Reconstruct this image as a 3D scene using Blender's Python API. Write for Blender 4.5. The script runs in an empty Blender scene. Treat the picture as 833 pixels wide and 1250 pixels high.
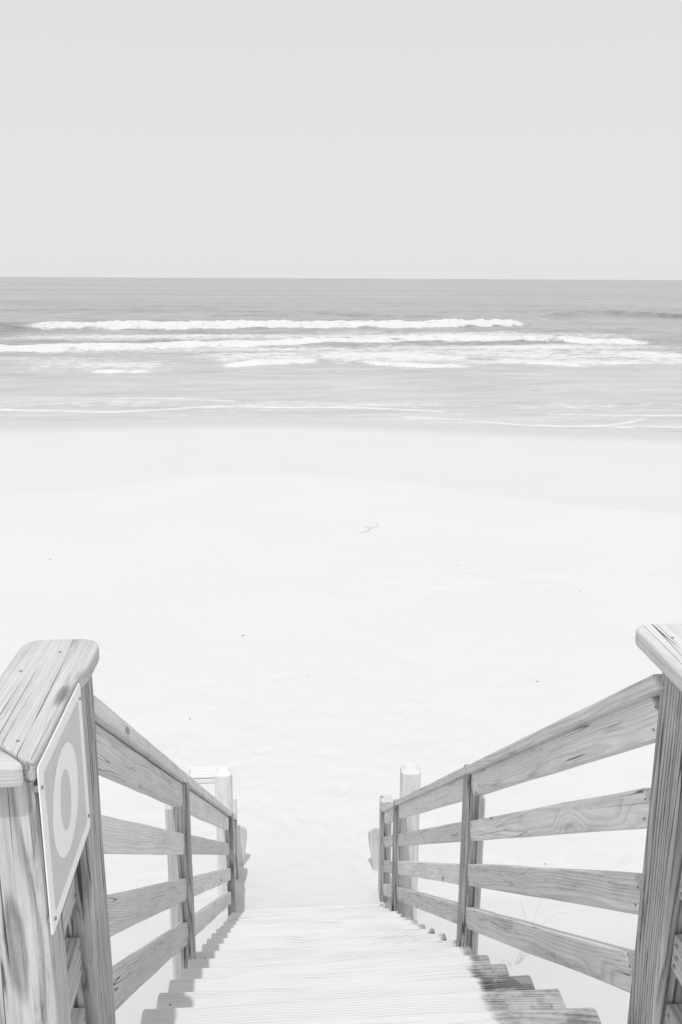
import bpy, bmesh, math, random
import numpy as np
from mathutils import Matrix, Vector, noise
SC = bpy.context.scene
COL = SC.collection
random.seed(7)
H = 6.2                      # eye height above the sea; heights below are written relative to the eye
# ---------------------------------------------------------------- camera
F, PITCH, YAW, ROLL, CX = 1103.3, math.radians(14.5), math.radians(4.05), math.radians(0.27), -0.2
fw = Vector((math.sin(YAW)*math.cos(PITCH), math.cos(YAW)*math.cos(PITCH), -math.sin(PITCH)))
rt = Vector((math.cos(YAW), -math.sin(YAW), 0)); up = rt.cross(fw)
rt2 = rt*math.cos(ROLL)+up*math.sin(ROLL); up2 = up*math.cos(ROLL)-rt*math.sin(ROLL)
cam_data = bpy.data.cameras.new('camera'); cam = bpy.data.objects.new('camera', cam_data); COL.objects.link(cam)
cam.matrix_world = Matrix(((rt2.x, up2.x, -fw.x, CX), (rt2.y, up2.y, -fw.y, 0), (rt2.z, up2.z, -fw.z, H), (0, 0, 0, 1)))
cam_data.sensor_fit = 'VERTICAL'; cam_data.sensor_height = 36; cam_data.lens = 36*F/1250
cam_data.clip_start = 0.05; cam_data.clip_end = 60000
SC.camera = cam
# ---------------------------------------------------------------- light, sky, exposure
LIGHT = Vector((0.06, 0.42, -1)).normalized()      # the way sunlight travels
sun_el = math.asin(-LIGHT.z); sun_az = math.atan2(-LIGHT.x, -LIGHT.y)
sd = bpy.data.lights.new('sun', 'SUN'); sd.energy = 2.1; sd.angle = math.radians(0.6); sd.color = (1, 1, 1)
so = bpy.data.objects.new('sun', sd); COL.objects.link(so)
so.rotation_mode = 'QUATERNION'; so.rotation_quaternion = LIGHT.to_track_quat('-Z', 'Y')
world = bpy.data.worlds.new('World'); SC.world = world; world.use_nodes = True
nt = world.node_tree; nt.nodes.clear()
sky = nt.nodes.new('ShaderNodeTexSky'); sky.sky_type = 'NISHITA'; sky.sun_disc = False
sky.sun_elevation = sun_el; sky.sun_rotation = sun_az; sky.dust_density = 3.0; sky.air_density = 1.0
bw = nt.nodes.new('ShaderNodeRGBToBW')              # black and white photograph of a milky sky
mixn = nt.nodes.new('ShaderNodeMix'); mixn.data_type = 'FLOAT'; mixn.inputs[0].default_value = 0.9
wtc = nt.nodes.new('ShaderNodeTexCoord'); wsx = nt.nodes.new('ShaderNodeSeparateXYZ'); wmr = nt.nodes.new('ShaderNodeMapRange')
nt.links.new(wtc.outputs['Generated'], wsx.inputs[0]); nt.links.new(wsx.outputs[2], wmr.inputs[0])
wmr.inputs[1].default_value = 0.0; wmr.inputs[2].default_value = 0.6; wmr.inputs[3].default_value = 8.5; wmr.inputs[4].default_value = 7.4   # paler towards the horizon
nt.links.new(wmr.outputs[0], mixn.inputs[3])
bg = nt.nodes.new('ShaderNodeBackground'); bg.inputs['Strength'].default_value = 0.1
wo = nt.nodes.new('ShaderNodeOutputWorld')
nt.links.new(sky.outputs[0], bw.inputs[0]); nt.links.new(bw.outputs[0], mixn.inputs[2])
nt.links.new(mixn.outputs[0], bg.inputs[0]); nt.links.new(bg.outputs[0], wo.inputs[0])
SC.view_settings.view_transform = 'Standard'; SC.view_settings.look = 'None'
SC.view_settings.exposure = 0.0; SC.view_settings.gamma = 1.0
# ---------------------------------------------------------------- helpers
def tag(o, label=None, cat=None, group=None, kind=None):
    if label: o['label'] = label
    if cat: o['category'] = cat
    if group: o['group'] = group
    if kind: o['kind'] = kind
    return o
def empty(name, loc, label, cat, group=None):
    o = bpy.data.objects.new(name, None); COL.objects.link(o)
    o.location = (loc[0], loc[1], loc[2]+H); o.empty_display_size = .1
    return tag(o, label, cat, group)
def link(name, me, mat, parent=None, M=None):
    """M: matrix in eye-relative space (z gets +H)"""
    o = bpy.data.objects.new(name, me); COL.objects.link(o)
    if mat and not me.materials: me.materials.append(mat)
    W = Matrix.Translation((0, 0, H)) @ (M if M is not None else Matrix())
    if parent:
        o.parent = parent
        P = Matrix.Translation(parent.location) if parent.parent is None else PW[parent.name]
        o.matrix_local = P.inverted() @ W
    else:
        o.matrix_world = W
    PW[o.name] = W
    return o
PW = {}
class N:
    """tiny node graph helper"""
    def __init__(s, name):
        s.m = bpy.data.materials.new(name); s.m.use_nodes = True; s.t = s.m.node_tree; s.t.nodes.clear()
        s.out = s.t.nodes.new('ShaderNodeOutputMaterial')
    def n(s, typ, ins=None, **kw):
        nd = s.t.nodes.new(typ)
        for k, v in kw.items(): setattr(nd, k, v)
        for k, v in (ins or {}).items():
            if hasattr(v, 'is_output') or isinstance(v, bpy.types.NodeSocket): s.t.links.new(v, nd.inputs[k])
            else: nd.inputs[k].default_value = v
        return nd
    def math(s, op, a, b=0.0, c=0.0, clamp=False):
        nd = s.n('ShaderNodeMath', {0: a, 1: b, 2: c}, operation=op); nd.use_clamp = clamp; return nd.outputs[0]
    def ramp(s, v, lo, hi, a=0.0, b=1.0, smooth=True):
        nd = s.n('ShaderNodeMapRange', {0: v, 1: lo, 2: hi, 3: a, 4: b}); nd.interpolation_type = 'SMOOTHSTEP' if smooth else 'LINEAR'
        return nd.outputs[0]
    def noise(s, vec, scale, detail=3, rough=.55, dist=0.0):
        return s.n('ShaderNodeTexNoise', {'Vector': vec, 'Scale': scale, 'Detail': detail, 'Roughness': rough, 'Distortion': dist}).outputs['Fac']
    def vmul(s, v, k): return s.n('ShaderNodeVectorMath', {0: v, 1: k}, operation='MULTIPLY').outputs[0]
    def vadd(s, v, k): return s.n('ShaderNodeVectorMath', {0: v, 1: k}, operation='ADD').outputs[0]
    def grey(s, v):
        return s.n('ShaderNodeCombineColor', {0: v, 1: v, 2: v}).outputs[0]
    def bsdf(s, col, rough=.8, bump=None, bstr=.3, bdist=.002, spec=.3, **kw):
        p = s.n('ShaderNodeBsdfPrincipled', {'Base Color': col, 'Roughness': rough, 'Specular IOR Level': spec})
        for k, v in kw.items(): p.inputs[k].default_value = v
        if bump is not None:
            b = s.n('ShaderNodeBump', {'Height': bump, 'Strength': bstr, 'Distance': bdist})
            s.t.links.new(b.outputs[0], p.inputs['Normal'])
        s.t.links.new(p.outputs[0], s.out.inputs[0]); return p
def wood(name, base, contrast=.12, ring=.011, cracks=1.0, rough=.85, dust_shade=None, knots=1.0, fine=.08, swirl=1.0):
    g = N(name)
    tc = g.n('ShaderNodeTexCoord').outputs['Object']
    rnd = g.n('ShaderNodeObjectInfo').outputs['Random']
    off = g.n('ShaderNodeCombineXYZ', {0: g.math('MULTIPLY', rnd, 137.0), 1: 0.0, 2: 0.0}).outputs[0]
    p = g.vadd(tc, off)
    sep = g.n('ShaderNodeSeparateXYZ', {0: tc}); x, y, z = sep.outputs
    # wander of the heart line along the board
    lw = g.vmul(p, (.75, .0, .0)); n1 = g.noise(g.vadd(lw, (3.1, 1.7, 9.2)), 1.0, 2)
    n2 = g.noise(g.vadd(lw, (8.1, 5.7, 2.2)), 1.0, 2)
    fr = g.math('FRACT', g.math('MULTIPLY', rnd, 17.3)); fr2 = g.math('FRACT', g.math('MULTIPLY', rnd, 41.7))
    cy = g.math('ADD', g.math('MULTIPLY', g.math('SUBTRACT', n1, .5), .16*swirl), g.math('MULTIPLY', g.math('SUBTRACT', fr, .5), .12))
    cz = g.math('ADD', g.math('MULTIPLY', g.math('SUBTRACT', n2, .5), .07*swirl), g.math('ADD', .018, g.math('MULTIPLY', fr2, .07)))
    dy = g.math('SUBTRACT', y, cy); dz = g.math('SUBTRACT', z, cz)
    r = g.math('SQRT', g.math('ADD', g.math('MULTIPLY', dy, dy), g.math('MULTIPLY', dz, dz)))
    # knots push the rings aside
    vk = g.n('ShaderNodeTexVoronoi', {'Vector': g.vmul(p, (1.5, 6.0, 4.0)), 'Scale': 1.0, 'Randomness': 1.0}); vk.feature = 'F1'
    kd = vk.outputs['Distance']
    knot = g.ramp(kd, .0, .30, 1.0, 0.0)
    r = g.math('ADD', r, g.math('MULTIPLY', knot, .016*knots))
    wig = g.noise(g.vmul(p, (2.2, 14, 14)), 1.0, 2)
    r = g.math('ADD', r, g.math('MULTIPLY', wig, .007)); r0 = r
    r = g.math('ADD', r, g.math('MULTIPLY', g.noise(g.n('ShaderNodeCombineXYZ', {0: r, 1: rnd, 2: 0.0}).outputs[0], 45.0, 2), .010))
    ringf = g.math('FRACT', g.math('DIVIDE', r, ring))
    late = g.math('MULTIPLY', g.ramp(ringf, .30, .84), g.ramp(ringf, .82, 1.0, 1.0, 0.0))
    fib = g.noise(g.vmul(p, (5, 220, 220)), 1.0, 3, .65)
    fib2 = g.noise(g.vmul(p, (2.2, 60, 60)), 1.0, 3, .6)
    blot = g.noise(g.vmul(p, (2.5, 9, 9)), 1.0, 3, .6)
    eye = g.ramp(kd, .035, .085, 1.0, 0.0)
    # drying checks: thin dark slits along the grain
    ck = g.noise(g.vmul(g.vadd(p, (4.0, 2.0, 7.0)), (.8, 34, 34)), 1.0, 1, .4, .3)
    ckd = g.math('ABSOLUTE', g.math('SUBTRACT', ck, .5))
    gate = g.ramp(g.noise(g.vmul(g.vadd(p, (9.0, 2.0, 1.0)), (1.6, 9, 9)), 1.0, 2), .53 if cracks <= 1 else .47, .60 if cracks <= 1 else .54)
    slit = g.math('MULTIPLY', g.ramp(ckd, .002, .010 if cracks <= 1 else .016, 1.0, 0.0), gate)
    slit = g.math('MULTIPLY', slit, cracks, clamp=True)
    v = g.math('ADD', base, g.math('MULTIPLY', late, -contrast))
    v = g.math('ADD', v, g.math('MULTIPLY', g.math('SUBTRACT', fib, .5), fine*2.2))
    v = g.math('ADD', v, g.math('MULTIPLY', g.math('SUBTRACT', fib2, .5), fine*1.8))
    v = g.math('ADD', v, g.math('MULTIPLY', g.math('SUBTRACT', blot, .5), .20))
    brk = g.noise(g.vmul(g.vadd(p, (1.0, 6.0, 2.0)), (26, 60, 60)), 1.0, 4, .75)
    v = g.math('ADD', v, g.math('MULTIPLY', g.math('SUBTRACT', brk, .5), fine*1.1))
    stn = g.ramp(g.noise(g.vmul(g.vadd(p, (5.0, 1.0, 3.0)), (3.0, 22, 22)), 1.0, 4, .7), .56, .72)
    v = g.math('SUBTRACT', v, g.math('MULTIPLY', stn, fine*1.3))
    v = g.math('ADD', v, g.math('MULTIPLY', g.math('SUBTRACT', rnd, .5), .17))
    v = g.math('MULTIPLY', v, g.math('SUBTRACT', 1.0, g.math('MULTIPLY', eye, .55*knots)))
    v = g.math('MULTIPLY', v, g.math('SUBTRACT', 1.0, g.math('MULTIPLY', slit, .75)))
    if dust_shade:
        # dry sand trodden into the middle, shade of the right ends painted darker
        shade_edge = g.n('ShaderNodeAttribute', attribute_name='shade_from', attribute_type='OBJECT').outputs['Fac']
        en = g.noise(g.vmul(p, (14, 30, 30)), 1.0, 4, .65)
        xe = g.math('SUBTRACT', g.math('ADD', x, g.math('MULTIPLY', g.math('SUBTRACT', en, .5), .07)), shade_edge)
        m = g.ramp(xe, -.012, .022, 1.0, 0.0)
        v = g.math('SUBTRACT', v, g.math('MULTIPLY', g.ramp(x, .25, .35), g.math('ADD', .09, g.math('MULTIPLY', g.ramp(g.noise(g.vadd(g.vmul(p, (13, 16, 16)), (2.0, 4.0, 1.0)), 1.0, 4, .7), .46, .60), .125))))  # right ends darkened for that shade, with stain patches on top
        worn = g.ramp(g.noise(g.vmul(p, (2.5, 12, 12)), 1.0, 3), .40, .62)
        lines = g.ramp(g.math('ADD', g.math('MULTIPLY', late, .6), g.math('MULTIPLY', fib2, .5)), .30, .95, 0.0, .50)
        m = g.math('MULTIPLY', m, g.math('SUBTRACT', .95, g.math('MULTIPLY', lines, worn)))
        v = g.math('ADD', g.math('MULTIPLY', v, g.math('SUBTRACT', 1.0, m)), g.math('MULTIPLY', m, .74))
    v = g.math('MAXIMUM', v, .03)
    h = g.math('ADD', g.math('MULTIPLY', fib, .35), g.math('ADD', g.math('MULTIPLY', late, .25), g.math('ADD', g.math('MULTIPLY', slit, -1.6), g.math('MULTIPLY', blot, .5))))
    g.bsdf(g.grey(v), rough, h, .55, .0016, .2)
    return g.m
# ---------------------------------------------------------------- materials
M_post = wood('weathered_post_wood', .52, .24, .0075, 1.5, fine=.17, swirl=.6)
M_rail = wood('weathered_rail_wood', .75, .13, .0065, 1.0, fine=.14, swirl=.55)
M_cap = wood('bleached_cap_wood', .60, .05, .007, 1.2, swirl=.6, fine=.13, knots=.9)
M_pile = wood('pale_piling_wood', .72, .10, .012, .5)
M_tread = wood('sandy_tread_wood', .50, .13, .009, .6, dust_shade=True, swirl=1.3, fine=.10)
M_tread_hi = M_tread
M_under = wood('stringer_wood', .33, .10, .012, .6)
M_rough = wood('rough_board_wood', .55, .16, .009, 1.0)
def plain(name, v, rough=.6, bump=None, spec=.3, metallic=0.0):
    g = N(name); tc = g.n('ShaderNodeTexCoord').outputs['Object']
    nz = g.noise(tc, 30, 4)
    col = g.grey(g.math('ADD', v, g.math('MULTIPLY', g.math('SUBTRACT', nz, .5), v*.18)))
    g.bsdf(col, rough, g.noise(tc, 120, 2), .1, .001, spec, Metallic=metallic)
    return g.m
M_sign_white = plain('sign_white_paint', .93, .45)
M_sign_grey = plain('sign_grey_paint', .63, .45)
M_steel = plain('dull_steel', .35, .45, metallic=.6)
M_hole = plain('dark_nail_hole', .05, .8)
M_shell = plain('shell_grey', .50, .7)
M_dark_shell = plain('dark_pebble', .32, .8)
M_box_white = plain('faded_white_paint', .74, .6)
M_stem = plain('dry_grass_stem', .5, .8)
# ---------------------------------------------------------------- shape builders
def rail_mesh(name, L, w, t, bev=.004, seg=6, cut0=0.0, cut1=0.0, warp=.0012, seed=0):
    """board along local X, width on Y, thickness on Z, worn edges; ends cut at an angle across the width"""
    rs = random.Random(seed)
    prof = []
    for sx, sy, a0 in ((1, 1, 0), (-1, 1, 90), (-1, -1, 180), (1, -1, 270)):
        for a in (0, 45, 90):
            r = math.radians(a0+a)
            prof.append((sx*(w/2-bev)+bev*math.cos(r), sy*(t/2-bev)+bev*math.sin(r)))
    xs = [0, bev] + [L*i/seg for i in range(1, seg)] + [L-bev, L]
    vs = []; n = len(prof)
    ph = rs.uniform(0, 100)
    for i, x in enumerate(xs):
        k = 1 if 0 < i < len(xs)-1 else 0
        for (a, b) in prof:
            if not k: a *= (1-2*bev/w); b *= (1-2*bev/t)
            f = x/L
            xx = x + a*(cut0*(1-f)+cut1*f)
            wx = warp*(noise.noise(Vector((x*3+ph, a*9, b*9)))) if k else 0
            vs.append((xx, a+wx, b+warp*noise.noise(Vector((x*3+ph+50, a*9, b*9)))*k))
    fs = []
    for i in range(len(xs)-1):
        for j in range(n):
            a, b = i*n+j, i*n+(j+1) % n
            fs.append((a, a+n, b+n, b))
    fs.append(tuple(range(n))); fs.append(tuple(reversed(range((len(xs)-1)*n, len(xs)*n))))
    me = bpy.data.meshes.new(name); me.from_pydata(vs, [], fs); me.update(); return me
def frame(origin, xdir, ydir):
    X = Vector(xdir).normalized(); Y = Vector(ydir); Y = (Y - X*Y.dot(X)).normalized(); Z = X.cross(Y)
    return Matrix(((X.x, Y.x, Z.x, origin[0]), (X.y, Y.y, Z.y, origin[1]), (X.z, Y.z, Z.z, origin[2]), (0, 0, 0, 1)))
_seed = [0]
def board(name, p0, p1, ydir, w, t, mat, parent, bev=.004, seg=6, cut0=0, cut1=0, warp=.0012):
    _seed[0] += 1
    p0 = Vector(p0); p1 = Vector(p1); L = (p1-p0).length
    me = rail_mesh(name, L, w, t, bev, seg, cut0, cut1, warp, _seed[0])
    return link(name, me, mat, parent, frame(p0, p1-p0, ydir))
def post(name, x0, x1, y0, y1, zb, zt, mat, parent, bev=.006, seg=10, lean=0.0, warp=.002):
    return board(name, ((x0+x1)/2, (y0+y1)/2, zb), ((x0+x1)/2+lean, (y0+y1)/2, zt), (1, 0, 0), x1-x0, y1-y0, mat, parent, bev, seg, warp=warp)
def slab_mesh(name, outline, t, bev=.008, steps=3):
    """a thick board from a plan outline (counter-clockwise), rounded over its upper and lower edges; z from 0 to t"""
    n = len(outline); P = [Vector((a, b)) for a, b in outline]
    nor = []
    for i in range(n):
        e0 = (P[i]-P[i-1]).normalized(); e1 = (P[(i+1) % n]-P[i]).normalized()
        n0 = Vector((e0.y, -e0.x)); n1 = Vector((e1.y, -e1.x)); m = (n0+n1)
        m = m/max(.3, m.dot(n0)) if m.length > 1e-6 else n0
        nor.append(m)
    rings = []
    for k in range(steps+1):
        a = math.pi/2*k/steps; rings.append((bev*(1-math.sin(a)), bev*(1-math.cos(a))))
    prof = rings + [(i, t-z) for i, z in reversed(rings)]
    vs = []
    for ins, z in prof:
        for p, m in zip(P, nor): vs.append((p.x-m.x*ins, p.y-m.y*ins, z))
    fs = []
    for k in range(len(prof)-1):
        for j in range(n):
            a, b = k*n+j, k*n+(j+1) % n
            fs.append((a, b, b+n, a+n))
    fs.append(tuple(reversed(range(n)))); fs.append(tuple(range((len(prof)-1)*n, len(prof)*n)))
    me = bpy.data.meshes.new(name); me.from_pydata(vs, [], fs); me.update(); return me
def rounded(pts, radii, k=6):
    out = []; n = len(pts)
    for i, (p, r) in enumerate(zip(pts, radii)):
        p = Vector(p)
        if r <= 0: out.append((p.x, p.y)); continue
        a = (Vector(pts[i-1])-p).normalized(); b = (Vector(pts[(i+1) % n])-p).normalized()
        p0 = p+a*r; p2 = p+b*r
        for q in range(k+1):
            s = q/k; c = p0*(1-s)**2 + p*2*s*(1-s) + p2*s*s; out.append((c.x, c.y))
    return out
def disc_mesh(name, r, h, n=10):
    bm = bmesh.new(); bmesh.ops.create_cone(bm, cap_ends=True, segments=n, radius1=r, radius2=r*.75, depth=h)
    me = bpy.data.meshes.new(name); bm.to_mesh(me); bm.free(); return me
ME_NAIL = disc_mesh('nail_head', .0045, .003)
def nail(parent, p, ndir, name='nail_head', mat=None, s=1.0):
    Z = Vector(ndir).normalized(); X = Z.orthogonal().normalized(); Y = Z.cross(X)
    M = Matrix(((X.x, Y.x, Z.x, p[0]), (X.y, Y.y, Z.y, p[1]), (X.z, Y.z, Z.z, p[2]), (0, 0, 0, 1))) @ Matrix.Scale(s, 4)
    return link(name, ME_NAIL, mat or M_steel, parent, M)
# ---------------------------------------------------------------- ground height
def lerp_tab(y, tab):
    ys = [a for a, _ in tab]; zs = [b for _, b in tab]
    return np.interp(y, ys, zs)
GT = [(-400, -2.2), (-12, -2.9), (-3, -3.2), (2.0, -3.45), (4.0, -4.05), (5.6, -4.78), (6.45, -5.03), (7.4, -5.15), (10, -5.28), (22, -5.62),
      (31, -5.86), (38.2, -6.12), (41.5, -6.22), (60, -7.3), (120, -9)]
def gz(x, y):
    z = lerp_tab(y, GT)
    near = np.exp(-((y-7)/9.0)**2)
    z = z + .04*np.sin(x*.5+y*.22)*np.cos(y*.31-x*.13)*(1-near*.4)*np.clip((36-y)/10, 0, 1)
    return z
# pixel of the photograph -> place on a level (used only to read positions off the photograph)
Rm = np.array([list(rt2), list(up2), list(fw)])
def at(px, py, z):
    d = Rm.T @ np.array([px-416.5, 625-py, F]); t = z/d[2]; return CX+t*d[0], t*d[1]
def line(pts, z=-6.2, slope=None):
    P = np.array([at(a, b, z) for a, b in pts]); P = P[np.argsort(P[:, 0])]
    if len(P) < 3: return P
    xd = np.linspace(P[0, 0], P[-1, 0], 120); yd = np.interp(xd, P[:, 0], P[:, 1])
    k = np.hanning(19); k /= k.sum(); yp = np.pad(yd, 9, mode='reflect', reflect_type='odd')      # round off the corners
    return np.stack([xd, np.convolve(yp, k, 'valid')], 1)
# ---------------------------------------------------------------- sand
def grid_mesh(name, xs, ys, zf, attrs=None):
    X, Y = np.meshgrid(xs, ys); Z = zf(X, Y)
    nx, ny = len(xs), len(ys)
    co = np.stack([X, Y, Z], -1).reshape(-1, 3).astype(np.float32)
    idx = np.arange(nx*ny).reshape(ny, nx)
    q = np.stack([idx[:-1, :-1], idx[:-1, 1:], idx[1:, 1:], idx[1:, :-1]], -1).reshape(-1, 4)
    me = bpy.data.meshes.new(name); me.vertices.add(len(co)); me.vertices.foreach_set('co', co.ravel())
    me.loops.add(q.size); me.loops.foreach_set('vertex_index', q.ravel().astype(np.int32))
    me.polygons.add(len(q)); me.polygons.foreach_set('loop_start', np.arange(0, q.size, 4, dtype=np.int32))
    me.polygons.foreach_set('use_smooth', np.ones(len(q), bool))
    for k, f in (attrs or {}).items():
        a = me.attributes.new(k, 'FLOAT', 'POINT'); a.data.foreach_set('value', f(X, Y).ravel().astype(np.float32))
    me.update(calc_edges=True); me.validate(); return me
def smooth(a, lo, hi):
    t = np.clip((a-lo)/(hi-lo), 0, 1); return t*t*(3-2*t)
_rng = np.random.RandomState(3)
def vnoise(X, Y, seed=0):
    """cheap value noise on arrays"""
    r = np.random.RandomState(seed); T = r.rand(256, 256)
    xi = np.floor(X).astype(int); yi = np.floor(Y).astype(int); fx = X-xi; fy = Y-yi
    fx = fx*fx*(3-2*fx); fy = fy*fy*(3-2*fy)
    a = T[yi % 256, xi % 256]; b = T[yi % 256, (xi+1) % 256]; c = T[(yi+1) % 256, xi % 256]; d = T[(yi+1) % 256, (xi+1) % 256]
    return (a*(1-fx)+b*fx)*(1-fy)+(c*(1-fx)+d*fx)*fy
def fbm(X, Y, seed=0, o=4):
    s = 0; a = .5; t = 0
    for i in range(o):
        s = s+a*vnoise(X*2**i+17*i, Y*2**i+31*i, seed+i); t += a; a *= .5
    return s/t
WETP = line([(-120, 612), (0, 603), (130, 590), (270, 573), (400, 580), (500, 590), (600, 605), (700, 618), (833, 628), (1000, 640)], -5.62)
SHOREP = line([(-200, 519), (0, 516), (160, 513), (300, 511), (420, 512), (520, 516), (640, 522), (833, 528), (1000, 530)], -6.16)
def wet_edge(X): return np.interp(X, WETP[:, 0], WETP[:, 1])+.9*(vnoise(X*.35+40, X*0+3, 11)-.5)+.35*(vnoise(X*1.3+40, X*0+5, 12)-.5)
def shore_edge(X): return np.interp(X, SHOREP[:, 0], SHOREP[:, 1])+.5*(vnoise(X*.3+20, X*0+7, 13)-.5)
_r = random.Random(11); DENTS = []
for trail in range(5):                                                # footprints leading away from the stair foot
    x, y, a = _r.uniform(-.5, .5), 6.7, _r.uniform(-.9, .9)
    for q in range(14):
        a += _r.uniform(-.12, .12); y += .62*math.cos(a); x += .62*math.sin(a)
        DENTS.append((x+(.11 if q % 2 else -.11), y, a, _r.uniform(.005, .012)))
for q in range(150): DENTS.append((_r.gauss(0, 1.3), 6.4+abs(_r.gauss(0, 2.4)), _r.uniform(-1.5, 1.5), _r.uniform(.003, .011)))
def foot_dents(X, Y):
    if X.size < 4: return 0
    Z = np.zeros_like(X); xa, ya = X[0], Y[:, 0]
    for x, y, a, dp in DENTS:
        i0, i1 = np.searchsorted(xa, (x-.5, x+.5)); j0, j1 = np.searchsorted(ya, (y-.5, y+.5))
        if i1 <= i0 or j1 <= j0: continue
        dx = X[j0:j1, i0:i1]-x; dy = Y[j0:j1, i0:i1]-y; u = dx*math.sin(a)+dy*math.cos(a); v = dx*math.cos(a)-dy*math.sin(a)
        q = (u/.15)**2+(v/.065)**2
        Z[j0:j1, i0:i1] += -dp*np.exp(-q**1.5)+dp*.45*np.exp(-((np.sqrt(q)-1.45)/.35)**2)
    return Z
def sand_z(X, Y):
    Z = gz(X, Y)
    tr = np.exp(-((Y-8)/7.0)**2)*np.exp(-(X/5.5)**2)                 # trodden sand at the stair foot
    Z = Z + .05*tr*(fbm(X*2.2, Y*2.2, 5)-.5) + .012*(fbm(X*1.4, Y*1.4, 9)-.5)*np.clip((34-Y)/8, 0, 1)
    d = Y-wet_edge(X)
    Z = Z - .03*smooth(d, -.4, .9)*np.clip((38-Y)/6, 0, 1)
    Z = Z + foot_dents(X, Y)
    ds = Y-shore_edge(X); wsh = smooth(ds, -13, -4)*(1-smooth(ds, 25, 40))
    Z = Z*(1-wsh) + wsh*(-6.19-.038*ds)           # the small step left by the last high tide
    # low scarp and churned patch in mid beach
    p = np.exp(-((X-4.6)/3.2)**2)*np.exp(-((Y-15.3-.12*X)/.9)**2)
    Z = Z + .10*p*(fbm(X*3.5, Y*3.5, 21)-.45)
    return Z + H
def spread(a, b, n, far, m):
    core = np.linspace(a, b, n); g = np.geomspace(1, far, m)
    return np.concatenate([(a-g)[::-1], core, b+g])
xs = np.concatenate([-np.geomspace(27, 900, 22)[::-1], np.linspace(-26, -3.6, 150)[:-1], np.linspace(-3.6, 3.6, 200), np.linspace(3.6, 26, 150)[1:], np.geomspace(27, 900, 22)])
ys = np.concatenate([-np.geomspace(4, 400, 16)[::-1], np.linspace(-3, 6, 50)[:-1], np.linspace(6, 12, 170), np.linspace(12.06, 20, 130), np.linspace(20.1, 46, 190), np.linspace(48, 120, 12)])
me = grid_mesh('sand', xs, ys, sand_z, {'wet': lambda X, Y: smooth(Y-wet_edge(X), -.35, .6), 'swash': lambda X, Y: smooth(Y-shore_edge(X), -4.8, -1.0)})
g = N('beach_sand')
tcO = g.n('ShaderNodeTexCoord').outputs['Object']
wet = g.n('ShaderNodeAttribute', attribute_name='wet').outputs['Fac']; sw = g.n('ShaderNodeAttribute', attribute_name='swash').outputs['Fac']
f1 = g.noise(tcO, .35, 4); f2 = g.noise(tcO, 9, 5, .7); f3 = g.noise(tcO, 160, 2, .8); f4 = g.noise(g.vmul(tcO, (1, 2.2, 1)), 2.2, 4, .6)
v = g.math('ADD', .678, g.math('MULTIPLY', g.math('SUBTRACT', f1, .5), .05))
v = g.math('ADD', v, g.math('MULTIPLY', g.math('SUBTRACT', f2, .5), .035))
v = g.math('ADD', v, g.math('MULTIPLY', g.math('SUBTRACT', f3, .5), .05))
v = g.math('SUBTRACT', v, g.math('MULTIPLY', g.math('MULTIPLY', wet, g.ramp(f1, .35, .65, .45, 1.0)), .036))
v = g.math('SUBTRACT', v, g.math('MULTIPLY', sw, .09))
hh = g.math('ADD', g.math('MULTIPLY', f2, .5), g.math('ADD', g.math('MULTIPLY', f3, .08), g.math('MULTIPLY', f4, 1.2)))
hh = g.math('MULTIPLY', hh, g.math('SUBTRACT', 1.0, g.math('MULTIPLY', wet, .85)))
pb = g.bsdf(g.grey(v), .9, hh, .5, .012, .25)
g.t.links.new(g.ramp(sw, 0, 1, .9, .55), pb.inputs['Roughness'])
M_sand = g.m
sand = link('sand', me, M_sand); sand.matrix_world = Matrix(); tag(sand, kind='structure')
# ---------------------------------------------------------------- sea
def pl(pts): return line(pts)
# each breaker: crest line in plan, height, how far it reaches back, foam or bare swell
CR = [
 dict(p=pl([(22, 402), (60, 401.5), (160, 401), (300, 400.5), (420, 399.5), (520, 399), (600, 398), (648, 397)]), h=.85, w=2.6, foam=1.0, fx=(38, 648), trail=7.0),
 dict(p=pl([(-200, 436), (0, 429), (120, 427), (250, 423), (400, 418), (560, 415.5), (680, 417), (800, 421)]), h=.5, w=2.2, foam=.95, fx=(-300, 776), trail=5.5),
 dict(p=pl([(262, 448), (320, 446), (408, 441)]), h=.30, w=1.2, foam=.95, fx=(262, 408), trail=1.6),
 dict(p=pl([(425, 443), (500, 446), (582, 449)]), h=.22, w=1.0, foam=.80, fx=(425, 582), trail=3.0),
 dict(p=pl([(625, 444), (680, 445), (728, 447)]), h=.22, w=1.0, foam=.85, fx=(625, 730), trail=1.2),
 dict(p=pl([(100, 455), (150, 454), (200, 453)]), h=.18, w=1.0, foam=.8, fx=(95, 205), trail=3.5),
 # bare swells farther out
 dict(p=pl([(660, 386), (740, 384), (833, 388), (1100, 392)]), h=.75, w=4.5, foam=.0, fx=(640, 1200), trail=0),
 dict(p=pl([(520, 360), (600, 358), (660, 360)]), h=.9, w=9, foam=.0, fx=(510, 680), trail=0),
 dict(p=pl([(-300, 405), (0, 404), (40, 403)]), h=.85, w=3.0, foam=.0, fx=(-400, 42), trail=0),
 dict(p=pl([(-200, 398), (100, 396), (330, 395)]), h=.35, w=4, foam=.0, fx=(-300, 330), trail=0),
 dict(p=pl([(250, 386), (400, 385), (560, 388)]), h=.35, w=4, foam=.0, fx=(240, 580), trail=0),
 dict(p=pl([(560, 470), (700, 478), (833, 482), (1000, 486)]), h=.10, w=1.2, foam=.0, fx=(540, 1200), trail=0),
 dict(p=pl([(-200, 478), (0, 474), (200, 470), (420, 468)]), h=.08, w=1.2, foam=.0, fx=(-300, 430), trail=0),
]
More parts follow.
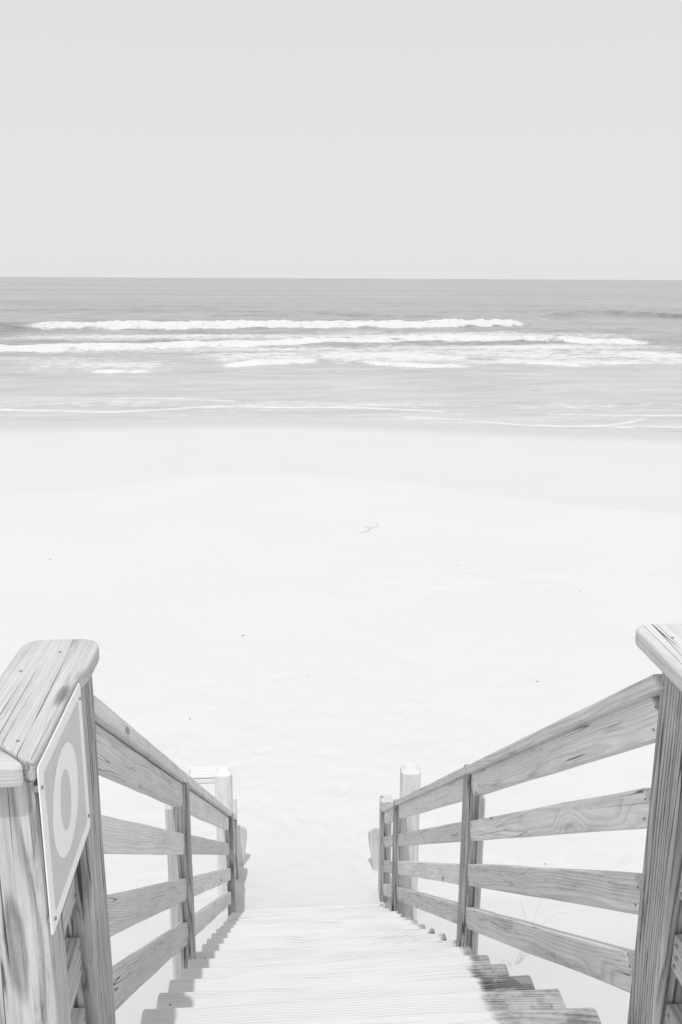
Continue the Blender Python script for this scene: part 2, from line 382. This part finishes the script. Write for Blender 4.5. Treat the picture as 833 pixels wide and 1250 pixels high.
def crest_eval(c, X, Y):
    P = c['p']; o = np.argsort(P[:, 0]); yc = np.interp(X, P[o, 0], P[o, 1])
    # continue beyond the traced ends without a kink
    yc = yc + .9*(fbm(X*.22, X*0+P[0, 1], 40)-.5)*min(1, c['h']*2.2)
    x0 = at(c['fx'][0], P[0, 1]*0+(400 if c['h'] > .6 else 440), -6.2)[0]; x1 = at(c['fx'][1], 400 if c['h'] > .6 else 440, -6.2)[0]
    x0 = P[o[0], 0]; x1 = P[o[-1], 0]
    soft = 1.2+c['h']*3
    m = smooth(X, x0-soft*.3, x0+soft)*(1-smooth(X, x1-soft, x1+soft*.3))
    return Y-yc, m
def sea_height(X, Y):
    Z = np.zeros_like(X)
    for c in CR:
        d, m = crest_eval(c, X, Y)
        front = np.exp(-(np.minimum(d, 0)/(c['w']*.33))**2); back = np.exp(-(np.maximum(d, 0)/(c['w']*1.3))**2)
        prof = np.where(d < 0, front, back)
        lump = 1+.5*(fbm(X*1.3, Y*1.3, 50)-.5)*(c['foam'] > 0)
        Z += c['h']*prof*m*lump
    far = smooth(Y, 43, 75)
    amp = .05+.16*far
    Z += amp*(fbm(X*.22, Y*.5, 60, 4)-.5)*2*smooth(Y-shore_edge(X), 0, 8)
    Z += .05*(fbm(X*1.1, Y*1.6, 70, 3)-.5)*smooth(Y-shore_edge(X), 1, 8)
    Z *= (1-smooth(Y, 260, 420))
    Z -= .30*smooth(shore_edge(X)-Y, -.1, 2.0)                      # the sheet dives under the sand at the waterline
    return Z-6.2+H
SW = [  # thin swash and shore-break lines: crest, thickness in metres, strength, cover
 (pl([(-200, 502), (0, 500), (90, 502), (150, 503), (210, 499), (270, 496), (340, 497), (413, 497), (470, 499), (560, 503)]), .42, .85),
 (pl([(-100, 491), (0, 490), (60, 489)]), .35, .6),
 (pl([(85, 488), (160, 486), (240, 488), (300, 491)]), .5, .65),
 (pl([(300, 491), (360, 490), (420, 493), (520, 498)]), .30, .6),
 (pl([(200, 504), (300, 501), (380, 500)]), .2, .45),
 (pl([(480, 508), (540, 511), (600, 515.5), (640, 519), (700, 520.5), (740, 519.5), (770, 515), (790, 510.5)]), .26, 1.0),
 (pl([(655, 505), (740, 507), (833, 507), (1000, 510)]), .28, .85),
 (pl([(440, 509), (520, 513), (600, 517.5)]), .12, .7),
 (pl([(660, 519.5), (740, 521), (833, 521), (1000, 523)]), .24, .9),
 (pl([(700, 511), (760, 512), (833, 514)]), .1, .5),
 (pl([(0, 507), (150, 508), (300, 505)]), .12, .4),
 (pl([(560, 498), (640, 499), (700, 501)]), .2, .4),
]
PATCH = [ # lacy foam left behind the breakers: (x px, y px, half-width px, half-height px, strength)
 (230, 427, 260, 4, .45), (640, 424, 200, 5, .60), (420, 425, 240, 4, .5), (700, 441, 140, 5, .55), (300, 411, 330, 5, .50), (560, 409, 250, 5, .52), (120, 446, 110, 7, .55), (330, 436, 110, 7, .55), (470, 434, 110, 9, .62), (620, 432, 120, 9, .55),
 (760, 432, 90, 8, .60), (60, 438, 90, 4, .35), (720, 410, 60, 4, .45), (150, 413, 150, 4, .45), (815, 440, 40, 8, .50), (560, 441, 120, 5, .45),
 (700, 495, 150, 4, .35), (120, 492, 130, 5, .40), (420, 494, 150, 4, .42)]
def sea_foam(X, Y):
    Fm = np.zeros_like(X)
    for c in CR:
        if c['foam'] <= 0: continue
        d, m = crest_eval(c, X, Y)
        ww = c['w']*(.55+.75*fbm(X*.35, X*0+c['w']*7, 90, 3)+.5*(fbm(X*1.1, Y*.9, 91, 3)-.5)); core = smooth(d, -ww*.9, -ww*.45)*(1-smooth(d, ww*.0, ww*.6))
        tr = smooth(d, -.5, .2)*np.exp(-np.maximum(d, 0)/max(.1, c['trail']))*.55
        Fm = np.maximum(Fm, m*np.maximum(core*(.45+.75*c['foam']), tr*c['foam']))
    Fm = Fm*(.62+.76*fbm(X*.5, Y*1.1, 95, 4))
    for P, th, s in SW:
        o = np.argsort(P[:, 0]); yc = np.interp(X, P[o, 0], P[o, 1])+.12*(fbm(X*1.5, X*0+th*90, 80)-.5)
        x0, x1 = P[o[0], 0], P[o[-1], 0]
        m = smooth(X, x0-.2, x0+.8)*(1-smooth(X, x1-.8, x1+.2))
        Fm = np.maximum(Fm, 1.15*s*m*np.exp(-((Y-yc)/th)**2))
    for px, py, hw, hh, s in PATCH:
        x, y = at(px, py, -6.2); x2, _ = at(px+hw, py, -6.2); _, y2 = at(px, py-hh, -6.2)
        Fm = np.maximum(Fm, 1.6*s*(.55+.9*(fbm(X*.12, Y*.35, int(px), 3)-.5+.45))*np.exp(-((X-x)/(x2-x))**4-((Y-y)/(y2-y))**2))
    return Fm
yr = [32.0]
while yr[-1] < 300:
    yy = yr[-1]; yr.append(yy+max(.10, yy*yy/(6.2*F)*.42))
ys = np.array(yr+list(np.geomspace(310, 30000, 40)))
xs = np.concatenate([-np.geomspace(92, 26000, 30)[::-1], np.linspace(-90, 90, 620), np.geomspace(92, 26000, 30)])
me = grid_mesh('sea', xs, ys, sea_height, {'foam': sea_foam, 'shallow': lambda X, Y: 1-smooth(Y-shore_edge(X), 1, 62)})
g = N('sea_water')
tcO = g.n('ShaderNodeTexCoord').outputs['Object']
fo = g.n('ShaderNodeAttribute', attribute_name='foam').outputs['Fac']; sh = g.n('ShaderNodeAttribute', attribute_name='shallow').outputs['Fac']
n1 = g.noise(g.vmul(tcO, (.5, 1.0, 1)), 1.6, 5, .62); n2 = g.noise(g.vmul(tcO, (.35, .8, 1)), .35, 4, .6); n3 = g.noise(tcO, 5.0, 3, .6)
n4 = g.noise(g.vmul(tcO, (.25, .7, 1)), .06, 4, .65)
th = g.math('ADD', fo, g.math('MULTIPLY', g.math('SUBTRACT', n1, .5), 1.9))
th = g.math('ADD', th, g.math('MULTIPLY', g.math('SUBTRACT', n3, .5), .5))
mask = g.math('MULTIPLY', g.math('MULTIPLY', g.ramp(th, .30, 1.05), g.ramp(fo, .04, .30)), .93)
n5 = g.noise(g.vmul(tcO, (.10, .55, 1)), 1.5, 4, .65); wv = g.math('ADD', .29, g.math('MULTIPLY', sh, .27)); wv = g.math('ADD', wv, g.math('MULTIPLY', g.math('SUBTRACT', n5, .5), .34))
n7 = g.noise(g.vmul(tcO, (.22, 1, 1)), .012, 11, .82); wv = g.math('ADD', wv, g.math('MULTIPLY', g.math('SUBTRACT', n7, .5), .65))
wv = g.math('ADD', wv, g.math('MULTIPLY', g.math('SUBTRACT', n2, .5), .20))
wv = g.math('ADD', wv, g.math('MULTIPLY', g.math('SUBTRACT', n4, .5), .18))
hgt = g.math('ADD', g.math('MULTIPLY', n1, .10), g.math('ADD', g.math('MULTIPLY', n2, .45), g.math('MULTIPLY', n4, 2.0)))
hgt = g.math('ADD', hgt, g.math('MULTIPLY', n3, .02))
b1 = g.n('ShaderNodeBump', {'Height': hgt, 'Strength': .8, 'Distance': 1.0})
water = g.n('ShaderNodeBsdfPrincipled', {'Base Color': g.grey(g.math('MAXIMUM', wv, .05)), 'Roughness': .22, 'IOR': 1.33, 'Normal': b1.outputs[0]})
b2 = g.n('ShaderNodeBump', {'Height': g.math('ADD', n1, n3), 'Strength': .5, 'Distance': .15})
foam = g.n('ShaderNodeBsdfPrincipled', {'Base Color': g.grey(g.math('ADD', .56, g.math('MULTIPLY', g.math('ADD', n3, n1), .16))), 'Roughness': .9, 'Normal': b2.outputs[0]})
mx = g.n('ShaderNodeMixShader', {0: mask, 1: water.outputs[0], 2: foam.outputs[0]}); g.t.links.new(mx.outputs[0], g.out.inputs[0])
M_sea = g.m
sea = link('sea', me, M_sea); sea.matrix_world = Matrix(); tag(sea, kind='structure')
# ---------------------------------------------------------------- the staircase
SL = .7065                       # drop per metre forward
SA = math.atan(SL)
NZ = lambda y: -.488-SL*y        # height of the line through the tread noses
Y0, RUN = 1.64, .276
stairs = empty('staircase', (0, 1.9, NZ(1.9)), 'straight flight of sun-bleached plank steps dusted with sand, running down to the beach', 'staircase')
NT = 18
TT = .038
pm = [rail_mesh('tread_plank', 1.22, .140, TT, .0045, 10, warp=.0035, seed=100+i) for i in range(4)]
pm2 = [m.copy() for m in pm]
# the plank meshes run from one end to the other: shift so that local x = 0 is the middle
for m in pm+pm2:
    m.transform(Matrix.Translation((-.61, 0, 0)))
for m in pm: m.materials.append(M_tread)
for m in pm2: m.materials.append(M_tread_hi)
for k in range(1, NT+1):
    yn = Y0+RUN*k; zn = NZ(yn)
    for j in range(2):
        yc = yn-.070-.1455*j; shade_edge = {1: .345, 2: .385, 3: .43, 4: .48, 5: .525}.get(k, .58)+random.uniform(-.02, .012)  # painted shade reaches farther in on the nearest treads
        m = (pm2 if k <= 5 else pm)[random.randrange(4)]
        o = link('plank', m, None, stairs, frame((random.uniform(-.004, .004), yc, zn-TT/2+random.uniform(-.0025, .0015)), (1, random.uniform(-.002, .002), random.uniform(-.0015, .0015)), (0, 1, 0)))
        o['shade_from'] = shade_edge
        if k <= 9:
            for xn in (-.563, .0, .566):
                nail(stairs, (xn+random.uniform(-.006, .006), yc+random.uniform(-.03, .03), zn+.0012), (0, 0, 1), s=.8)
for s in (-1, 0, 1):
    y0, y1 = 1.66, 6.75
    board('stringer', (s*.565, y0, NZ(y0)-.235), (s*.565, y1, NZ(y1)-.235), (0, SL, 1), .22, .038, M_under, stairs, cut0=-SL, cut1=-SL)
# small sand drift on the lowest steps is part of the beach sheet
# ---------------------------------------------------------------- railings
def railing(s, label, spec):
    """s = -1 left, +1 right. spec: lists of inner posts, outer pilings and bays"""
    R = empty('stair_railing', (s*.65, 1.85, NZ(1.85)), label, 'railing', 'railings of the beach stairs')
    for (ya, yb) in spec['bays']:
        xa = s*.6405
        zc = .855-.004
        board('gap_shade_strip', (s*.6655, ya+.002, NZ(ya+.002)+zc), (s*.6655, yb-.002, NZ(yb-.002)+zc-.0), (0, SL, 1), .0065, .010, M_under, R, .0006, 4, SL, SL, warp=0)  # strip added behind the gap under the cap to keep it dark
        for h, off in spec['h']:
            w = h
            z = lambda y: NZ(y)+off
            board('rail', (xa+random.uniform(-.002, .002), ya, z(ya)), (xa+random.uniform(-.002, .002), yb, z(yb)+random.uniform(-.004, .004)),
                  (0, SL, 1), w*math.cos(SA), .038, M_rail, R, .0035, 10, SL, SL, warp=.0025)
            if yb < 6 or s > 0:
                for yn in (ya+.025, yb-.025):
                    for dz in (-.026, .024):
                        nail(R, (xa-s*.0203, yn+random.uniform(-.006, .006), z(yn)+dz+random.uniform(-.004, .004)), (-s, 0, 0), s=.75)
    for (ya, yb) in spec['caps']:
        xa = s*(.60+.0445)
        off = .855+.0235
        board('handrail_cap', (xa, ya, NZ(ya)+off), (xa, yb, NZ(yb)+off), (0, SL, 1), .0375, .089, M_rail, R, .005, 14, SL, SL, warp=.002)
    for (ya, yb, xi, xo, zt_off) in spec['posts']:
        zt = NZ(ya)+zt_off
        post('inner_post', min(s*xi, s*xo), max(s*xi, s*xo), ya, yb, float(gz(s*xi, ya))-.3, zt, M_post, R, .005, 10)
    for (ya, yb, xi, xo, zt) in spec['piles']:
        o = post('piling', min(s*xi, s*xo), max(s*xi, s*xo), ya, yb, float(gz(s*xi, ya))-.3, zt, M_pile, R, .034 if xo-xi > .10 else .012, 10)
    return R
HS = [(.112, .855-.0085-.056), (.103, .564), (.110, .335), (.110, .117)]
RL = railing(-1, 'left wooden stair railing of four weathered rails, starting behind the square sign',
    dict(bays=[(1.815, 3.43), (3.50, 6.28), (6.36, 6.92)], h=HS, caps=[(1.80, 3.46), (3.463, 6.30), (6.303, 6.95)],
         posts=[(3.43, 3.50, .600, .662, .853), (6.28, 6.34, .592, .652, .853), (6.92, 6.98, .60, .66, .853)],
         piles=[(3.512, 3.60, .655, .712, NZ(3.5)+.74), (6.40, 6.53, .600, .735, -3.76), (7.0, 7.06, .60, .632, -4.36)]))
RR = railing(1, 'right wooden stair railing of four weathered rails, ending at two tall pale pilings',
    dict(bays=[(1.745, 3.47), (3.54, 5.66), (5.74, 6.46)], h=[(a, b+.012) for a, b in HS], caps=[(1.73, 3.50), (3.503, 5.70), (5.703, 6.50)],
         posts=[(3.47, 3.54, .600, .662, .865), (5.66, 5.73, .592, .64, .865), (6.46, 6.53, .60, .66, .865)],
         piles=[(3.552, 3.64, .655, .712, NZ(3.54)+.74), (5.77, 5.91, .66, .80, -3.42), (6.56, 6.66, .604, .70, -4.16)]))
# ---------------------------------------------------------------- deck and its guards
DZ = NZ(Y0)                                     # deck surface
deck = empty('deck', (0, 0.2, DZ), 'plank deck at the head of the stairs where the view is taken from', 'deck')
dm = rail_mesh('deck_board', 4.6, .140, .036, .0045, 12, warp=.003, seed=400); dm.transform(Matrix.Translation((-2.3, 0, 0)))
for k in range(17):
    o = link('plank', dm, M_tread_hi if k == 0 else M_under, deck, frame((0, Y0-.072-.1455*k, DZ-.018+random.uniform(-.001, .001)), (1, 0, 0), (0, 1, 0))); o['shade_from'] = 9.0
for x in (-2.2, -1.1, 0, 1.1, 2.2):
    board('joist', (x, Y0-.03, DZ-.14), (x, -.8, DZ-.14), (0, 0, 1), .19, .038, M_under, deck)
for x in (-2.1, 2.1):
    for y in (-.6, 1.3): post('foundation_post', x-.07, x+.07, y-.07, y+.07, float(gz(x, y))-.4, DZ-.236, M_post, deck)
CT, CB = -.745, -.783                            # top and underside of the deck guard cap
BT = (-.995, -1.175, -1.355, -1.535)             # board tops
def guard(s, label, cfg):
    G = empty('deck_guard', (s*.67, 1.35, DZ), label, 'guard rail', 'guards of the deck')
    cy = cfg['corner']; ey = cfg['end']; xi = cfg['xi']
    post('corner_post', min(s*.600, s*.742), max(s*.600, s*.742), cy[0], cy[1], DZ, CB-.001, M_post, G, .007, 16, warp=.004)
    post('end_post', min(s*xi, s*(xi+.12)), max(s*xi, s*(xi+.12)), ey[0], ey[1], DZ-.25, CB-.001, M_post, G, .012, 16, warp=.004)
    for xo in (1.55, 2.35): post('guard_post', min(s*xo, s*(xo+.1)), max(s*xo, s*(xo+.1)), cy[0]+.03, cy[1], DZ, CB-.001, M_post, G, .006, 6)
    bx = cfg['bx']
    for i, zt in enumerate(BT):
        b = board('rail', (s*(bx+.019), cy[1]+.002, zt-.045), (s*(bx+.019), ey[0]-.004, zt-.045), (0, 0, 1), .089, .038, M_rough, G, .004, 10, warp=.003)
        for q, dz in enumerate((.018, .045, .071)):
            if cfg['holes']:
                nail(G, (s*(bx-.0018), ey[0]-.022-.006*(q % 2), zt-dz), (-s, 0, 0), 'nail_hole', M_hole, 1.1)
            elif q != 1:
                nail(G, (s*(bx-.0018), ey[0]-.020, zt-dz), (-s, 0, 0))
        board('rail', (s*.745, cy[1]-.045, zt-.045), (s*2.4, cy[1]-.045, zt-.045), (0, 0, 1), .089, .038, M_rail, G, .004, 8)
    ci, co, ya, yb, w = cfg['ci'], cfg['co'], cfg['ya'], cfg['yb'], .15
    if s < 0:
        ret = rounded([(-ci, ya), (-ci, 1.655), (-ci+.010, 1.69), (-ci+.012, yb), (-co, yb), (-co, ya+w)], [.03, .006, .01, .05, .045, 0])
        per = rounded([(-ci-.004, ya-.003), (-co-.003, ya+w-.001), (-2.5, ya+w-.001), (-2.5, ya-.003)], [.035, 0, .01, .01])
    else:
        ret = rounded([(ci, ya), (co, ya+w), (co, yb), (ci, yb)], [.03, 0, .045, .05])
        per = rounded([(ci+.004, ya-.003), (2.5, ya-.003), (2.5, ya+w-.001), (co+.003, ya+w-.001)], [.035, .01, .01, 0])
    # grain runs along the length: local x along the board
    for nm, out, along in (('guard_cap', ret, (0, 1)), ('guard_cap', per, (1, 0))):
        cxm = sum(p[0] for p in out)/len(out); cym = sum(p[1] for p in out)/len(out)
        if along == (0, 1): loc = [((p[1]-cym), -(p[0]-cxm)) for p in out]; M = frame((cxm, cym, CB), (0, 1, 0), (-1, 0, 0))
        else: loc = [(p[0]-cxm, p[1]-cym) for p in out]; M = frame((cxm, cym, CB), (1, 0, 0), (0, 1, 0))
        area = sum(loc[i-1][0]*loc[i][1]-loc[i][0]*loc[i-1][1] for i in range(len(loc)))
        if area < 0: loc = loc[::-1]
        o = link(nm, slab_mesh(nm, loc, .038, .007), M_cap, G, M)
    for q in ((.045, .05), (.115, .33), (.06, .42)):
        nail(G, (s*(ci+q[0]), ya+q[1]+.03, CT+.0006), (0, 0, 1), s=.8)
    return G
GL = guard(-1, 'left deck guard with a broad bleached cap mitred at its corner, carrying the square sign',
      dict(corner=(1.338, 1.443), end=(1.672, 1.81), xi=.600, bx=.634, holes=False, ci=.5915, co=.742, ya=1.308, yb=1.832))
GR = guard(1, 'right deck guard with rounded bleached cap at the photo edge, boards with nail holes',
      dict(corner=(1.338, 1.443), end=(1.60, 1.742), xi=.613, bx=.632, holes=True, ci=.580, co=.735, ya=1.308, yb=1.845))
# ---------------------------------------------------------------- sign
sign = empty('sign', (-.598, 1.50, -.94), 'square white and grey sign with a pale oval ring, screwed inside the left guard', 'sign')
def yz_plate(name, pts, x, t, mat, parent):
    n = len(pts); vs = [(0, a, b) for a, b in pts]+[(t, a, b) for a, b in pts]
    fs = [tuple(range(n)), tuple(reversed(range(n, 2*n)))]+[(i, (i+1) % n, n+(i+1) % n, n+i) for i in range(n)]
    me = bpy.data.meshes.new(name); me.from_pydata(vs, [], fs); me.update()
    bm = bmesh.new(); bm.from_mesh(me); bmesh.ops.recalc_face_normals(bm, faces=bm.faces); bm.to_mesh(me); bm.free()
    return link(name, me, mat, parent, Matrix.Translation((x, 0, 0)))
def sq(y0, y1, z0, z1, r): return rounded([(y0, z0), (y1, z0), (y1, z1), (y0, z1)], [r]*4, 4)
def oval(cy, cz, ry, rz, n=48, lean=0.0, ex=2.0):
    o = []
    for i in range(n):
        a = 2*math.pi*i/n; c, s_ = math.cos(a), math.sin(a)
        yy = ry*math.copysign(abs(c)**(2/ex), c); zz = rz*math.copysign(abs(s_)**(2/ex), s_)
        o.append((cy+yy+lean*zz, cz+zz))
    return o
K = .9836
kz = lambda pts: [(a*K, b*K) for a, b in pts]
yz_plate('plate', kz(sq(1.343, 1.668, -1.092, -.770, .010)), -.5905, .0022, M_sign_white, sign)
yz_plate('printed_field', kz(sq(1.374, 1.640, -1.064, -.797, .004)), -.5882, .0005, M_sign_grey, sign)
yz_plate('printed_ring', kz(oval(1.494, -.921, .096, .102)), -.5876, .0005, M_sign_white, sign)
yz_plate('printed_centre', kz(oval(1.492, -.921, .037, .058)), -.5870, .0005, M_sign_grey, sign)
for yy, zz in ((1.355, -.812), (1.365, -1.072), (1.655, -.800), (1.655, -1.060)):
    nail(sign, (-.5868, yy*K, zz*K), (1, 0, 0), 'screw', M_sign_white if zz < -1 else M_steel, .8)
    board('spacer', (-.5995, yy*K, zz*K), (-.5907, yy*K, zz*K), (0, 1, 0), .012, .012, M_steel, sign, .001, 2, warp=0)
# ---------------------------------------------------------------- planks at the foot of the stairs
for s, ya in ((-1, 7.15), (1, 6.98)):
    e = empty('end_board', (s*.6, ya, -5.15), ('pale tapered plank standing past the foot of the left railing' if s < 0 else 'pale tapered plank standing past the foot of the right railing'), 'board')
    xo = .59 if s < 0 else .635; xin = .525 if s < 0 else .55; up_ = 0 if s < 0 else .05
    n = 8; vs = []; fs = []
    pts = [(s*(xo+.03), -5.30), (s*(xo-.005), -5.30), (s*xin, -4.86+up_), (s*(xin+.002), -4.765+up_), (s*(xo-.03), -4.735+up_), (s*(xo+.03), -4.735+up_)]
    m = len(pts)
    vs = [(a, -.02, b) for a, b in pts]+[(a, .02, b) for a, b in pts]
    fs = [tuple(range(m)), tuple(reversed(range(m, 2*m)))]+[(i, (i+1) % m, m+(i+1) % m, m+i) for i in range(m)]
    me = bpy.data.meshes.new('plank'); me.from_pydata(vs, [], fs)
    bm = bmesh.new(); bm.from_mesh(me); bmesh.ops.recalc_face_normals(bm, faces=bm.faces)
    bmesh.ops.bevel(bm, geom=bm.edges[:], offset=.006, segments=2, affect='EDGES'); bm.to_mesh(me); bm.free()
    # local x up the plank so that the grain runs along it
    Rz = Matrix(((0, 0, 1, 0), (0, 1, 0, 0), (-1, 0, 0, 0), (0, 0, 0, 1)))
    me.transform(Matrix.Translation((0, 0, 5))); me.transform(Rz)
    link('plank', me, M_pile, e, Matrix.Translation((0, ya, -5)) @ Rz.inverted())
# ---------------------------------------------------------------- box half sunk in the sand
bx = empty('box', (-1.05, 8.75, -5.24), 'small faded white slatted box half sunk in sand beyond the left railing', 'box')
for q, (dy, dz) in enumerate(((.10, .05), (.10, .105), (.10, .160))):
    board('side_board', (-1.21, 8.70, -5.36+dz), (-.88, 8.70, -5.36+dz), (0, 0, 1), .05, .015, M_box_white, bx, .002, 3)
for q in range(4):
    board('lid_board', (-1.22, 8.725+.056*q, -5.16), (-.87, 8.725+.056*q, -5.16), (0, 1, 0), .052, .015, M_box_white, bx, .002, 3)
for x in (-1.20, -.89): board('end_panel', (x, 8.71, -5.16), (x, 8.89, -5.26), (0, 0, 1), .17, .015, M_box_white, bx, .002, 2)
board('back_panel', (-1.20, 8.9, -5.26), (-.89, 8.9, -5.26), (0, 0, 1), .17, .015, M_box_white, bx, .002, 2)
# ---------------------------------------------------------------- small things on the beach
def ground_at(px, py, z=-5.4):
    for i in range(12):
        x, y = at(px, py, z); z = float(sand_z(np.array([[x]]), np.array([[y]]))[0, 0])-H
    return x, y, z
def pebble(seed, r, flat=.5):
    bm = bmesh.new(); bmesh.ops.create_icosphere(bm, subdivisions=2, radius=r)
    for v in bm.verts:
        k = 1+.35*noise.noise(v.co/r*1.3+Vector((seed*7, 0, 0))); v.co *= k; v.co.z *= flat; v.co.x *= 1.4
    me = bpy.data.meshes.new('shell'); bm.to_mesh(me); bm.free(); return me
for i, (px, py, r, dark, lab) in enumerate((
    (297, 776, .030, 1, 'dark shell lying alone on pale sand above the left railing'),
    (559, 690, .035, 0, 'grey shell at the left of the churned sand patch in mid beach'),
    (577, 691, .026, 0, 'small grey shell just right of the larger one in mid beach'),
    (707, 722, .030, 0, 'shell fragment on smooth sand at right of the mid beach'),
    (656, 832, .022, 1, 'dark shell chip on sand beside the upper right railing'),
    (232, 878, .018, 1, 'tiny dark shell chip on sand left of the stair axis'),
    (521, 868, .018, 0, 'tiny grey shell chip on sand above the right pilings'),
    (62, 683, .035, 0, 'flat grey shell on the far left of the beach'),
    (376, 826, .016, 0, 'tiny grey shell chip on sand near the middle of the photo'),
    (666, 1055, .016, 1, 'small dark shell seen through the gap of the right railing'))):
    x, y, z = ground_at(px, py); r *= .6
    o = link('shell', pebble(i, r), M_dark_shell if dark else M_shell, None, Matrix.Translation((x, y, z+r*.15)))
    o.matrix_world = Matrix.Translation((x, y, z+H+r*.15)) @ Matrix.Rotation(i*1.3, 4, 'Z'); tag(o, lab, 'shell')
def tube(name, paths, mat, parent=None):
    bm = bmesh.new()
    for pts, r0, r1 in paths:
        prev = None
        for i, p in enumerate(pts):
            p = Vector(p); d = (Vector(pts[min(i+1, len(pts)-1)])-Vector(pts[max(i-1, 0)])).normalized()
            a = d.orthogonal().normalized(); b = d.cross(a); r = r0+(r1-r0)*i/(len(pts)-1)
            ring = [bm.verts.new(p+(a*math.cos(t*math.pi/2.5)+b*math.sin(t*math.pi/2.5))*r) for t in range(5)]
            if prev:
                for t in range(5): bm.faces.new((prev[t], prev[(t+1) % 5], ring[(t+1) % 5], ring[t]))
            else: bm.faces.new(ring[::-1])
            prev = ring
        bm.faces.new(prev)
    me = bpy.data.meshes.new(name); bm.to_mesh(me); bm.free(); return link(name, me, mat, parent)
x, y, z = ground_at(452, 645)
pp = [(x-.25, y-.42, z+.01), (x-.08, y-.30, z+.03), (x+.02, y-.02, z+.03), (x+.18, y+.14, z+.03), (x+.24, y+.55, z+.01)]
tw = tube('driftwood_twig', [(pp, .006, .004), ([pp[2], (x-.15, y+.15, z+.015)], .005, .003)], M_stem); tag(tw, 'thin grey driftwood twig lying on the open sand in mid beach', 'twig')
def arc(p, q, sag, n=7):
    p = Vector(p); q = Vector(q); return [p.lerp(q, i/n)+Vector(sag)*math.sin(math.pi*i/n) for i in range(n+1)]
bxg, byg, bzg = ground_at(628, 1178)
gr = tube('grass_stem', [(arc((bxg, byg, bzg-.02), (bxg+.05, byg+.12, bzg+.42), (.06, 0, .02)), 0.002625, 0.0011250000000000001),
                         (arc((bxg+.02, byg, bzg-.02), (bxg+.22, byg+.20, bzg+.38), (.03, .02, .05)), 0.0024000000000000002, 0.00105),
                         (arc((bxg+.06, byg+.05, bzg), (bxg+.48, byg+.25, bzg+.20), (.0, .05, .08)), 0.0024000000000000002, 0.0009),
                         (arc((bxg-.02, byg, bzg), (bxg-.16, byg-.08, bzg+.03), (.0, .0, .06)), 0.0022500000000000003, 0.0009)], M_stem)
tag(gr, 'wisp of thin dry beach grass behind the lowest right rail', 'grass')
